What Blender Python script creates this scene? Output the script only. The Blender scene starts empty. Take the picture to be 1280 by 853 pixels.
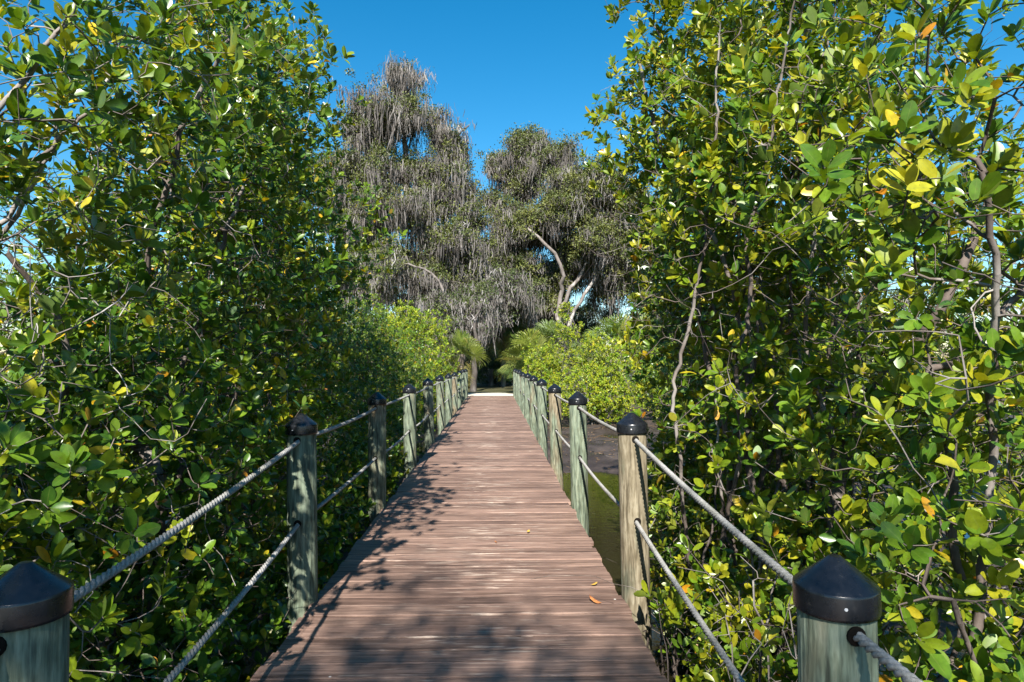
import bpy, math
import numpy as np
from mathutils import Vector

R = math.radians
sc = bpy.context.scene
COL = sc.collection
UP = np.array([0, 0, 1.0])

# ------------------------------------------------------------------ helpers
def norm(v):
    return v / np.maximum(np.linalg.norm(v, axis=-1, keepdims=True), 1e-9)

class Geo:
    """collects vertices, faces and per-vertex float attributes of one mesh"""
    def __init__(s):
        s.V = []; s.F = []; s.A = {}; s.n = 0
    def add(s, V, faces, **attrs):
        V = np.asarray(V, dtype=np.float32).reshape(-1, 3)
        for f in faces:
            f = np.asarray(f, dtype=np.int64)
            if len(f): s.F.append(f + s.n)
        for k, a in attrs.items():
            s.A.setdefault(k, []).append((s.n, np.broadcast_to(np.asarray(a, dtype=np.float32), (len(V),))))
        s.V.append(V); s.n += len(V)
    def build(s, name, mat, parent=None, smooth=True):
        me = bpy.data.meshes.new(name)
        V = np.concatenate(s.V)
        me.vertices.add(len(V)); me.vertices.foreach_set('co', V.ravel())
        nl = sum(f.size for f in s.F); npol = sum(len(f) for f in s.F)
        loops = np.concatenate([f.ravel() for f in s.F]).astype(np.int32)
        tot = np.concatenate([np.full(len(f), f.shape[1], dtype=np.int32) for f in s.F])
        start = np.concatenate([[0], np.cumsum(tot)[:-1]]).astype(np.int32)
        me.loops.add(nl); me.loops.foreach_set('vertex_index', loops)
        me.polygons.add(npol); me.polygons.foreach_set('loop_start', start)
        try: me.polygons.foreach_set('loop_total', tot)
        except Exception: pass
        me.update(calc_edges=True)
        me.polygons.foreach_set('use_smooth', np.full(npol, smooth, dtype=bool))
        for k, parts in s.A.items():
            arr = np.zeros(len(V), dtype=np.float32)
            for o, a in parts: arr[o:o + len(a)] = a
            at = me.attributes.new(k, 'FLOAT', 'POINT'); at.data.foreach_set('value', arr)
        me.materials.append(mat)

        o = bpy.data.objects.new(name, me); COL.objects.link(o)
        if parent: o.parent = parent
        return o

def empty(name, loc):
    o = bpy.data.objects.new(name, None); COL.objects.link(o); o.location = loc
    o.empty_display_size = 0.2
    return o

def tag(o, label, cat, group=None, kind=None):
    o['label'] = label; o['category'] = cat
    if group: o['group'] = group
    if kind: o['kind'] = kind
    return o

def copy_tree(o, parent=None):
    c = o.copy(); COL.objects.link(c)
    if parent: c.parent = parent
    for ch in list(o.children): copy_tree(ch, c)
    return c

# ------------------------------------------------------------------ materials
def new_mat(name):
    m = bpy.data.materials.new(name); m.use_nodes = True
    nt = m.node_tree; b = nt.nodes['Principled BSDF']
    return m, nt, b
def N(nt, t, **kw):
    n = nt.nodes.new(t)
    for k, v in kw.items():
        if isinstance(k, str) and k.startswith('i_'): n.inputs[k[2:]].default_value = v
        else: setattr(n, k, v)
    return n
def ramp(nt, stops, fac=None, interp='LINEAR'):
    n = nt.nodes.new('ShaderNodeValToRGB'); cr = n.color_ramp; cr.interpolation = interp
    while len(cr.elements) > 1: cr.elements.remove(cr.elements[-1])
    cr.elements[0].position = stops[0][0]; cr.elements[0].color = (*stops[0][1], 1)
    for p, c in stops[1:]:
        e = cr.elements.new(p); e.color = (*c, 1)
    if fac is not None: nt.links.new(fac, n.inputs[0])
    return n
def mixc(nt, fac, a, b, mode='MIX'):
    n = nt.nodes.new('ShaderNodeMix'); n.data_type = 'RGBA'; n.blend_type = mode
    for s, v in ((n.inputs[0], fac), (n.inputs[6], a), (n.inputs[7], b)):
        if hasattr(v, 'is_linked') or hasattr(v, 'node'): nt.links.new(v, s)
        elif isinstance(v, (int, float)): s.default_value = v
        else: s.default_value = (*v, 1)
    return n.outputs[2]
def noise(nt, vec, scale, detail=4, rough=.55):
    n = N(nt, 'ShaderNodeTexNoise'); n.inputs['Scale'].default_value = scale
    n.inputs['Detail'].default_value = detail; n.inputs['Roughness'].default_value = rough
    if vec is not None: nt.links.new(vec, n.inputs['Vector'])
    return n.outputs['Fac']
def mapped(nt, scale, coord='Object', offs=None):
    tc = N(nt, 'ShaderNodeTexCoord'); mp = N(nt, 'ShaderNodeMapping')
    mp.inputs['Scale'].default_value = scale
    nt.links.new(tc.outputs[coord], mp.inputs['Vector'])
    if offs is not None: nt.links.new(offs, mp.inputs['Location'])
    return mp.outputs['Vector']
def bump(nt, b, h, strength, dist=.01):
    n = N(nt, 'ShaderNodeBump'); n.inputs['Strength'].default_value = strength
    n.inputs['Distance'].default_value = dist
    nt.links.new(h, n.inputs['Height']); nt.links.new(n.outputs[0], b.inputs['Normal'])

def leaf_mat(name, stops, under, rough=.4, spec=.4, trans=.22, rib=True):
    m, nt, b = new_mat(name)
    at = N(nt, 'ShaderNodeAttribute', attribute_name='tint')
    rp = ramp(nt, stops, at.outputs['Fac'])
    col = rp.outputs[0]
    if rib:
        ar = N(nt, 'ShaderNodeAttribute', attribute_name='rib')
        rr = ramp(nt, [(0, (1, 1, 1)), (.07, (0, 0, 0))], ar.outputs['Fac'])
        sc_ = N(nt, 'ShaderNodeMath', operation='MULTIPLY'); sc_.inputs[1].default_value = .45
        nt.links.new(rr.outputs[0], sc_.inputs[0])
        col = mixc(nt, sc_.outputs[0], col, (.2, .24, .06))
        vec = mapped(nt, (1, 1, 1))
        bl = noise(nt, vec, 45, 3)
        blr = ramp(nt, [(.35, (.72, .72, .72)), (.7, (1.12, 1.1, 1.05))], bl)
        col = mixc(nt, 1.0, col, blr.outputs[0], 'MULTIPLY')
        spt = ramp(nt, [(.68, (0, 0, 0)), (.74, (.75, .75, .75))], noise(nt, vec, 105, 2, .5))
        col = mixc(nt, spt.outputs[0], col, (.10, .065, .02))
    geo = N(nt, 'ShaderNodeNewGeometry')
    bf = N(nt, 'ShaderNodeMath', operation='MULTIPLY'); bf.inputs[1].default_value = .5
    nt.links.new(geo.outputs['Backfacing'], bf.inputs[0])
    front = mixc(nt, bf.outputs[0], col, under)
    nt.links.new(front, b.inputs['Base Color'])
    b.inputs['Roughness'].default_value = rough
    b.inputs['Specular IOR Level'].default_value = spec
    tr = N(nt, 'ShaderNodeBsdfTranslucent')
    tcol = mixc(nt, 1.0, col, (1.5, 1.45, .5), 'MULTIPLY')
    nt.links.new(tcol, tr.inputs['Color'])
    mx = N(nt, 'ShaderNodeMixShader'); mx.inputs[0].default_value = trans
    nt.links.new(b.outputs[0], mx.inputs[1]); nt.links.new(tr.outputs[0], mx.inputs[2])
    nt.links.new(mx.outputs[0], nt.nodes['Material Output'].inputs['Surface'])
    return m

M = {}
M['mangrove_leaf'] = leaf_mat('mangrove_leaf', [
    (0, (.020, .066, .010)), (.30, (.054, .132, .012)), (.55, (.122, .212, .012)),
    (.78, (.27, .30, .014)), (.88, (.36, .34, .02)), (.95, (.60, .40, .014)), (1, (.42, .15, .012))],
    (.12, .16, .04), rough=.34, spec=.5, trans=.26)
M['bush_leaf'] = leaf_mat('bush_leaf', [
    (0, (.05, .11, .010)), (.35, (.10, .19, .012)), (.65, (.19, .27, .016)),
    (.88, (.32, .33, .02)), (1, (.48, .36, .02))], (.15, .2, .05), rough=.45, spec=.35, rib=False, trans=.28)
M['oak_leaf'] = leaf_mat('oak_leaf', [
    (0, (.032, .056, .016)), (.5, (.090, .116, .030)), (1, (.185, .19, .045))],
    (.08, .09, .04), rough=.55, spec=.3, trans=.15, rib=False)
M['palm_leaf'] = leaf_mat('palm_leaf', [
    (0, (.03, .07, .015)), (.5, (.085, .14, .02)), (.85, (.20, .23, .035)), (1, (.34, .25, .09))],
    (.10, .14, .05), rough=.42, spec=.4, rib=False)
M['moss'] = leaf_mat('spanish_moss', [
    (0, (.055, .050, .048)), (.35, (.14, .128, .122)), (.7, (.235, .217, .208)), (1, (.36, .34, .33))],
    (.16, .14, .125), rough=.9, spec=.1, trans=.2, rib=False)

def bark_mat(name, a, b_, c, sc_=9):
    m, nt, b = new_mat(name)
    v = mapped(nt, (1, 1, .45))
    n1 = noise(nt, v, sc_, 5, .65)
    n2 = noise(nt, v, sc_ * .35, 3)
    c1 = ramp(nt, [(.3, a), (.6, b_)], n1).outputs[0]
    c2 = ramp(nt, [(.52, (0, 0, 0)), (.66, (1, 1, 1))], n2).outputs[0]
    nt.links.new(mixc(nt, c2, c1, c), b.inputs['Base Color'])
    b.inputs['Roughness'].default_value = .85
    b.inputs['Specular IOR Level'].default_value = .2
    bump(nt, b, noise(nt, v, sc_ * 6, 4), .5, .006)
    return m
M['bark'] = bark_mat('mangrove_bark', (.050, .038, .031), (.125, .100, .086), (.25, .228, .208))
M['bark_pale'] = bark_mat('mangrove_bark_pale', (.085, .068, .058), (.20, .172, .152), (.33, .305, .285))
M['oak_bark'] = bark_mat('oak_bark', (.09, .076, .068), (.22, .19, .172), (.40, .37, .34), 4)
M['shaded_oak_bark'] = bark_mat('shaded_oak_bark', (.045, .037, .032), (.10, .085, .075), (.16, .145, .13), 5)  # oak bark darkened: shade painted into the trunk left of the path
M['palm_bark'] = bark_mat('palm_bark', (.07, .055, .045), (.15, .125, .10), (.22, .19, .15), 6)

def post_mat():
    m, nt, b = new_mat('treated_timber')
    oi = N(nt, 'ShaderNodeObjectInfo')
    ofs = N(nt, 'ShaderNodeVectorMath', operation='SCALE'); ofs.inputs[0].default_value = (7, 5, 9)
    nt.links.new(oi.outputs['Random'], ofs.inputs['Scale'])
    v = mapped(nt, (1, 1, .09), offs=ofs.outputs[0])
    v2 = mapped(nt, (1, 1, .28), offs=ofs.outputs[0])
    g = noise(nt, v, 55, 4, .6); lo = noise(nt, v2, 9, 3, .5); fl = noise(nt, v2, 38, 3, .5)
    green = ramp(nt, [(.34, (.050, .062, .046)), (.52, (.145, .180, .128)), (.75, (.26, .285, .205))], g).outputs[0]
    tan = ramp(nt, [(.34, (.085, .068, .042)), (.53, (.20, .168, .112)), (.75, (.31, .272, .195))], g).outputs[0]
    sp = N(nt, 'ShaderNodeSeparateColor'); nt.links.new(oi.outputs['Color'], sp.inputs[0])
    wn = N(nt, 'ShaderNodeMath', operation='ADD'); nt.links.new(lo, wn.inputs[0])
    rr = N(nt, 'ShaderNodeMapRange'); rr.inputs['To Min'].default_value = -.22; rr.inputs['To Max'].default_value = .22
    nt.links.new(sp.outputs[0], rr.inputs['Value']); nt.links.new(rr.outputs[0], wn.inputs[1])
    w = ramp(nt, [(.44, (0, 0, 0)), (.64, (1, 1, 1))], wn.outputs[0]).outputs[0]
    c = mixc(nt, w, green, tan)
    fr = ramp(nt, [(.42, (.62, .6, .55)), (.55, (1, 1, 1))], fl).outputs[0]
    c = mixc(nt, .75, c, fr, 'MULTIPLY')
    nt.links.new(c, b.inputs['Base Color']); b.inputs['Roughness'].default_value = .8
    b.inputs['Specular IOR Level'].default_value = .25
    bump(nt, b, g, .9, .006)
    return m
M['post'] = post_mat()

def cap_mat():
    m, nt, b = new_mat('black_plastic')
    v = mapped(nt, (1, 1, 1))
    n = noise(nt, v, 60, 4)
    nt.links.new(ramp(nt, [(.3, (.005, .006, .008)), (.65, (.011, .012, .015)), (.82, (.035, .034, .033))], n).outputs[0], b.inputs['Base Color'])
    nt.links.new(ramp(nt, [(.3, (.20,) * 3), (.7, (.36,) * 3)], noise(nt, v, 22, 4)).outputs[0], b.inputs['Roughness'])
    b.inputs['Specular IOR Level'].default_value = .55
    bump(nt, b, n, .08, .002)
    return m
M['cap'] = cap_mat()

def plain(name, col, rough=.6, spec=.4, nscale=40, var=.25):
    m, nt, b = new_mat(name)
    n = noise(nt, mapped(nt, (1, 1, 1)), nscale, 4)
    lo = tuple(c * (1 - var) for c in col); hi = tuple(min(1, c * (1 + var)) for c in col)
    nt.links.new(ramp(nt, [(.3, lo), (.7, hi)], n).outputs[0], b.inputs['Base Color'])
    b.inputs['Roughness'].default_value = rough; b.inputs['Specular IOR Level'].default_value = spec
    return m
M['rivet'] = plain('rivet', (.55, .55, .55), .4)
M['hole'] = plain('hole_shade', (.012, .010, .008), .95, .05)
def rope_mat():
    m, nt, b = new_mat('grey_rope')
    v = mapped(nt, (1, 1, 1))
    c1 = ramp(nt, [(.3, (.20, .195, .185)), (.7, (.37, .36, .345))], noise(nt, v, 130, 4)).outputs[0]
    c2 = ramp(nt, [(.36, (.68, .69, .64)), (.58, (1.05, 1.05, 1.05))], noise(nt, v, 3.2, 5, .65)).outputs[0]
    nt.links.new(mixc(nt, 1, c1, c2, 'MULTIPLY'), b.inputs['Base Color'])
    b.inputs['Roughness'].default_value = .9; b.inputs['Specular IOR Level'].default_value = .15
    bump(nt, b, noise(nt, v, 420, 3), .7, .003)
    return m
M['rope'] = rope_mat()
M['joist'] = plain('joist_timber', (.16, .14, .10), .85)
M['dry_leaf'] = plain('dry_leaf', (.34, .13, .045), .7, .2, 30, .5)
M['dry_leaf_dull'] = plain('dry_leaf_dull', (.13, .085, .05), .8, .2, 3, .7)
M['yellow_leaf'] = plain('yellow_leaf', (.45, .27, .05), .7, .2, 30, .4)

def deck_mat():
    m, nt, b = new_mat('deck_boards')
    at = N(nt, 'ShaderNodeAttribute', attribute_name='tint')
    ofs = N(nt, 'ShaderNodeCombineXYZ'); mu = N(nt, 'ShaderNodeMath', operation='MULTIPLY'); mu.inputs[1].default_value = 37
    nt.links.new(at.outputs['Fac'], mu.inputs[0]); nt.links.new(mu.outputs[0], ofs.inputs[0])
    v = mapped(nt, (1.0, 22, 1), offs=ofs.outputs[0])
    v2 = mapped(nt, (1.6, 60, 1), offs=ofs.outputs[0])
    v3 = mapped(nt, (.9, 1.6, 1))
    v4 = mapped(nt, (2.3, 26, 1), offs=ofs.outputs[0])
    g = noise(nt, v, 2.2, 5, .65); g2 = noise(nt, v2, 2.2, 6, .75); lo = noise(nt, v3, 1.6, 4, .6)
    base = ramp(nt, [(.25, (.125, .077, .059)), (.5, (.222, .143, .110)), (.75, (.32, .222, .174))], g).outputs[0]
    fine = ramp(nt, [(.36, (.36, .34, .33)), (.50, (.95, .95, .95)), (.70, (1.2, 1.2, 1.2))], g2).outputs[0]
    c = mixc(nt, .8, base, fine, 'MULTIPLY')
    v5 = mapped(nt, (.75, 9.5, 1), offs=ofs.outputs[0])
    gr = ramp(nt, [(.38, (.50, .47, .45)), (.50, (.98, .98, .98)), (.66, (1.18, 1.17, 1.15))], noise(nt, v5, 2.6, 4, .7)).outputs[0]
    c = mixc(nt, .85, c, gr, 'MULTIPLY')
    pb = ramp(nt, [(0, (.66, .64, .64)), (.5, (1, 1, 1)), (1, (1.28, 1.28, 1.30))], at.outputs['Fac']).outputs[0]
    c = mixc(nt, 1, c, pb, 'MULTIPLY')
    st = ramp(nt, [(.35, (.72, .70, .70)), (.6, (1.08, 1.07, 1.06))], lo).outputs[0]
    c = mixc(nt, 1, c, st, 'MULTIPLY')
    # bare worn streaks, most of them where people walk
    wn = noise(nt, v4, 1.5, 5, .62)
    tc = N(nt, 'ShaderNodeTexCoord'); sx = N(nt, 'ShaderNodeSeparateXYZ'); nt.links.new(tc.outputs['Object'], sx.inputs[0])
    ab = N(nt, 'ShaderNodeMath', operation='ABSOLUTE'); sh = N(nt, 'ShaderNodeMath', operation='ADD'); sh.inputs[1].default_value = .1
    nt.links.new(sx.outputs[0], sh.inputs[0]); nt.links.new(sh.outputs[0], ab.inputs[0])
    mr = N(nt, 'ShaderNodeMapRange'); mr.inputs['From Min'].default_value = .1; mr.inputs['From Max'].default_value = .8
    mr.inputs['To Min'].default_value = .03; mr.inputs['To Max'].default_value = -.09
    nt.links.new(ab.outputs[0], mr.inputs['Value'])
    ad = N(nt, 'ShaderNodeMath', operation='ADD'); nt.links.new(wn, ad.inputs[0]); nt.links.new(mr.outputs[0], ad.inputs[1])
    lo2 = noise(nt, v3, .9, 2)
    a2 = N(nt, 'ShaderNodeMapRange'); a2.inputs['To Min'].default_value = -.16; a2.inputs['To Max'].default_value = .16
    nt.links.new(lo2, a2.inputs['Value'])
    ad2 = N(nt, 'ShaderNodeMath', operation='ADD'); nt.links.new(ad.outputs[0], ad2.inputs[0]); nt.links.new(a2.outputs[0], ad2.inputs[1])
    wm = ramp(nt, [(.58, (0, 0, 0)), (.68, (.75, .75, .75))], ad2.outputs[0]).outputs[0]
    c = mixc(nt, wm, c, (.50, .40, .325))
    vo = N(nt, 'ShaderNodeTexVoronoi'); vo.inputs['Scale'].default_value = 7
    tco = N(nt, 'ShaderNodeTexCoord'); nt.links.new(tco.outputs['Object'], vo.inputs['Vector'])
    sp1 = ramp(nt, [(.035, (1, 1, 1)), (.06, (0, 0, 0))], vo.outputs['Distance']).outputs[0]
    svo = N(nt, 'ShaderNodeSeparateColor'); nt.links.new(vo.outputs['Color'], svo.inputs[0])
    sp2 = ramp(nt, [(.84, (0, 0, 0)), (.86, (1, 1, 1))], svo.outputs[0]).outputs[0]
    dark = ramp(nt, [(.45, (.07, .05, .04)), (.5, (.6, .57, .52))], svo.outputs[1]).outputs[0]
    spm = mixc(nt, 1, sp1, sp2, 'MULTIPLY')
    c = mixc(nt, spm, c, dark)
    nt.links.new(c, b.inputs['Base Color'])
    b.inputs['Roughness'].default_value = .62; b.inputs['Specular IOR Level'].default_value = .35
    bump(nt, b, g2, .55, .004)
    return m
M['deck'] = deck_mat()

def ground_mat():
    m, nt, b = new_mat('mud_and_litter')
    v = mapped(nt, (1, 1, 1))
    n1 = noise(nt, v, 1.3, 6, .65); n2 = noise(nt, v, 14, 5, .7)
    mud = ramp(nt, [(.3, (.020, .014, .012)), (.55, (.043, .031, .026)), (.75, (.070, .051, .042))], n1).outputs[0]
    lit = ramp(nt, [(.3, (.030, .035, .012)), (.5, (.060, .060, .022)), (.7, (.12, .09, .045))], n2).outputs[0]
    tc = N(nt, 'ShaderNodeTexCoord'); sx = N(nt, 'ShaderNodeSeparateXYZ'); nt.links.new(tc.outputs['Object'], sx.inputs[0])
    w = ramp(nt, [(.0, (0, 0, 0)), (1, (1, 1, 1))], None)
    mr = N(nt, 'ShaderNodeMapRange'); mr.inputs['From Min'].default_value = -.45; mr.inputs['From Max'].default_value = -.1
    nt.links.new(sx.outputs[2], mr.inputs['Value'])
    c = mixc(nt, mr.outputs[0], mud, lit)
    nt.links.new(c, b.inputs['Base Color'])
    nt.links.new(ramp(nt, [(.35, (.35,) * 3), (.6, (.8,) * 3)], n1).outputs[0], b.inputs['Roughness'])
    bump(nt, b, n2, .6, .03)
    return m
M['ground'] = ground_mat()
def sand_mat():
    m, nt, b = new_mat('pale_sand')
    n2 = noise(nt, mapped(nt, (1, 1, 1)), 9, 6, .7)
    nt.links.new(ramp(nt, [(.3, (.40, .36, .29)), (.7, (.60, .55, .46))], n2).outputs[0], b.inputs['Base Color'])
    b.inputs['Roughness'].default_value = .9
    return m
M['sand'] = sand_mat()
def water_mat():
    m, nt, b = new_mat('brown_water')
    b.inputs['Base Color'].default_value = (.017, .015, .006, 1)
    b.inputs['Roughness'].default_value = .06
    b.inputs['IOR'].default_value = 1.33
    v = mapped(nt, (1, 1.6, 1))
    bump(nt, b, noise(nt, v, 7, 4), .16, .02)
    return m
M['water'] = water_mat()

# ------------------------------------------------------------------ foliage engine
# leaf blade: midrib vertices first, then left and right margins (u along, v across, w off the blade)
def blade(us, ws):
    """vertices, rib values, quads and triangles of one leaf blade"""
    mid = [(0, 0, 0)] + [(u, 0, -.10 * u ** 1.7) for u in us] + [(1, 0, -.10)]
    lf = [(u, -w, .035 * math.sin(math.pi * u) ** .5 - .10 * u ** 1.7 + .02 * w) for u, w in zip(us, ws)]
    rt = [(u, w, z) for (u, _, z), w in zip(lf, ws)]
    n = len(us); T = np.array(mid + lf + rt); RB = np.array([0] * (n + 1) + [.3] + [1] * 2 * n, float)
    L0, R0 = n + 2, 2 * n + 2; Q = []; F3 = [(0, 1, L0), (1, 0, R0), (n, n + 1, L0 + n - 1), (n + 1, n, R0 + n - 1)]
    for k in range(n - 1):
        Q += [(k + 1, k + 2, L0 + k + 1, L0 + k), (k + 2, k + 1, R0 + k, R0 + k + 1)]
    return T, RB, np.array(Q), np.array(F3)
BLADES = {True: blade((.22, .5, .8), (.34, .5, .38)), 'fine': blade((.09, .24, .45, .66, .83, .945), (.17, .37, .485, .49, .37, .19)),
          False: blade((.58,), (.5,))}

def leaves(geo, O, D, Nn, L, W, tint, curl=1.0, hi=True):
    T, RB, Q4, Q3 = BLADES[hi]
    D = norm(D); S = norm(np.cross(D, Nn)); Nn = np.cross(S, D)
    n = len(O); k = len(T)
    curl = np.broadcast_to(curl, (n,))
    V = (O[:, None] + D[:, None] * (T[None, :, 0:1] * L[:, None, None])
         + S[:, None] * (T[None, :, 1:2] * W[:, None, None])
         + Nn[:, None] * (T[None, :, 2:3] * (L * curl)[:, None, None]))
    base = (np.arange(n) * k)[:, None, None]
    fs = []
    if len(Q4): fs.append((Q4[None] + base).reshape(-1, 4))
    fs.append((Q3[None] + base).reshape(-1, 3))
    geo.add(V.reshape(-1, 3), fs, tint=np.repeat(tint, k), rib=np.tile(RB, n))

def tubes(geo, A, B, ra, rb):
    """one frustum per edge"""
    for lo, hi_, k in ((0, .007, 3), (.007, .022, 5), (.022, 9, 9)):
        s = (rb >= lo) & (rb < hi_)
        if not s.any(): continue
        a, b, r0, r1 = A[s], B[s], ra[s], rb[s]
        d = norm(b - a); ref = np.where(np.abs(d[:, 2:3]) > .9, np.array([[1.0, 0, 0]]), np.array([[0, 0, 1.0]]))
        u = norm(np.cross(d, ref)); v = np.cross(d, u)
        th = np.arange(k) * 2 * np.pi / k
        ring = u[:, None] * np.cos(th)[None, :, None] + v[:, None] * np.sin(th)[None, :, None]
        b2 = b + d * (r1 * .4)[:, None]
        V = np.concatenate([a[:, None] + ring * r0[:, None, None], b2[:, None] + ring * r1[:, None, None]], 1)
        i = np.arange(k); j = (i + 1) % k
        q = np.stack([i, j, j + k, i + k], 1)
        base = (np.arange(len(a)) * 2 * k)[:, None, None]
        geo.add(V.reshape(-1, 3), [(q[None] + base).reshape(-1, 4)])

def resample(P, step):
    P = np.asarray(P, float); out = [P[0]]
    # Catmull-Rom through the given points
    Q = np.vstack([2 * P[0] - P[1], P, 2 * P[-1] - P[-2]])
    for i in range(1, len(Q) - 2):
        p0, p1, p2, p3 = Q[i - 1:i + 3]
        n = max(1, int(np.linalg.norm(p2 - p1) / step))
        for t in np.arange(1, n + 1) / n:
            out.append(.5 * ((2 * p1) + (-p0 + p2) * t + (2 * p0 - 5 * p1 + 4 * p2 - p3) * t * t + (-p0 + 3 * p1 - 3 * p2 + p3) * t ** 3))
    return np.array(out)

def grow(rng, seeds, tips, step, bf, lift=.12, jit=.08):
    """joins every tip to the growing skeleton. seeds: list of (polyline, radius0, radius1)"""
    cap = 400 + len(tips) * 17 + sum(400 for _ in seeds)
    P = np.zeros((cap, 3)); par = np.full(cap, -1); pl = np.zeros(cap); rmin = np.zeros(cap); n = 0
    for pts, r0, r1 in seeds:
        Q = resample(pts, step); m = len(Q)
        if m > 3:                               # crooked growth: a few slow waves and small knees
            t = np.linspace(0, 1, m)[:, None]; ln = np.linalg.norm(np.diff(Q, axis=0), axis=1).sum()
            for f in (2, 5, 9): Q += np.sin(t * f * 3.1 + rng.random(3) * 6.28) * np.sin(np.pi * t) * rng.normal(0, .045 * ln / f, 3)
            Q[1:-1] += rng.normal(0, step * .10, (m - 2, 3))
        prev = -1
        if n > 0:
            d = np.linalg.norm(P[:n] - Q[0], axis=1); j = int(d.argmin())
            if d[j] < step * 1.5: prev = j; Q = Q[1:]
        for k, q in enumerate(Q):
            P[n] = q; par[n] = prev
            pl[n] = 0 if prev < 0 else pl[prev] + np.linalg.norm(q - P[prev])
            rmin[n] = r0 + (r1 - r0) * k / max(1, len(Q) - 1)
            prev = n; n += 1
    ns = n
    d0 = np.array([np.linalg.norm(P[:ns] - t, axis=1).min() for t in tips]) if len(tips) else np.zeros(0)
    tipidx = np.zeros(len(tips), int)
    for ti in np.argsort(d0):
        t = tips[ti]
        d = np.linalg.norm(P[:n] - t, axis=1)
        j = int((d + bf * pl[:n]).argmin()); L = d[j]
        m = min(max(2, int(L / step)), 16)
        a = P[j]; pd = a - P[par[j]] if par[j] >= 0 else UP * .1; pd = pd / max(np.linalg.norm(pd), 1e-6)
        mid = a + pd * (L * .28) + (t - a) * .24 + np.array([0, 0, -lift * L]) + rng.normal(0, jit * L, 3)
        prev = j
        for s in np.arange(1, m + 1) / m:
            if n >= cap - 2: break
            q = (1 - s) ** 2 * a + 2 * s * (1 - s) * mid + s * s * t
            if s < 1: q = q + rng.normal(0, step * .06, 3)
            P[n] = q; par[n] = prev; pl[n] = pl[prev] + np.linalg.norm(q - P[prev]); prev = n; n += 1
        tipidx[ti] = prev
    return P[:n], par[:n], rmin[:n], tipidx

def radii(P, par, rmin, r0, e):
    n = len(P); acc = np.zeros(n); r = np.zeros(n)
    for i in range(n - 1, -1, -1):
        r[i] = max(r0, acc[i] ** (1 / e) if acc[i] > 0 else r0)
        if par[i] >= 0: acc[par[i]] += r[i] ** e
    return np.maximum(r, rmin)

def wood(geo, P, par, r, skip=None):
    s = par >= 0
    i = np.nonzero(s)[0]; p = par[i]
    tubes(geo, P[p], P[i], np.minimum(r[p], r[i] * 1.5), r[i])

def blob_points(rng, c, rad, n, shell=.33):
    d = norm(rng.normal(size=(n, 3))); u = rng.random(n) ** shell
    # lumpy outline
    ph = rng.random(6) * 6.28
    lump = 1 + .16 * np.sin(3 * d[:, 0] * 2 + ph[0]) + .16 * np.sin(4 * d[:, 2] + ph[1]) + .12 * np.sin(7 * d[:, 1] + ph[2])
    return np.array(c) + d * (u * lump)[:, None] * np.array(rad)

CAMP = np.array([0, 0, 1.4])
def ground_z(x, y):
    x = np.asarray(x, float); y = np.asarray(y, float)
    s = np.clip((y - 24.0) / 2.6, 0, 1); s = s * s * (3 - 2 * s)
    base = -.74 + .07 * np.sin(x * 1.1 + .4 * y) + .05 * np.sin(1.7 * y - .6 * x) + .03 * np.sin(3.1 * x + 2.3 * y)
    flat = np.clip((y - 11.5) / 2.5, 0, 1) * np.clip((x + 1) / 2, 0, 1)
    base = base + .05 * flat
    left = np.clip((-x - 1.5) / 2, 0, 1); base = base + .06 * left
    far = np.clip((np.abs(x) - 12) / 15, 0, 1); base = base + .5 * far
    chan = np.exp(-((x - 1.5 - .05 * np.clip(y - 6, 0, 9)) / 1.25) ** 2) * np.clip((14.0 - y) / 2, 0, 1); base = base - .32 * chan
    return base * (1 - s) + s * (-.02 + .02 * np.sin(x * 1.3) + .015 * np.sin(y * 2.1 + x))

def allow(T, over):
    """keeps growth off the walkway and away from the camera"""
    x, y, z = T.T
    inside = (x > -1.12) & (x < .86) & (y < 26.5)
    hi = (z > 1.25) & over & ((x < -1.0) | (x > .66))
    near = (np.linalg.norm(T - CAMP, axis=1) < .95)
    return (~inside | hi) & ~near & (z > ground_z(x, y) + .08)

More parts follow.
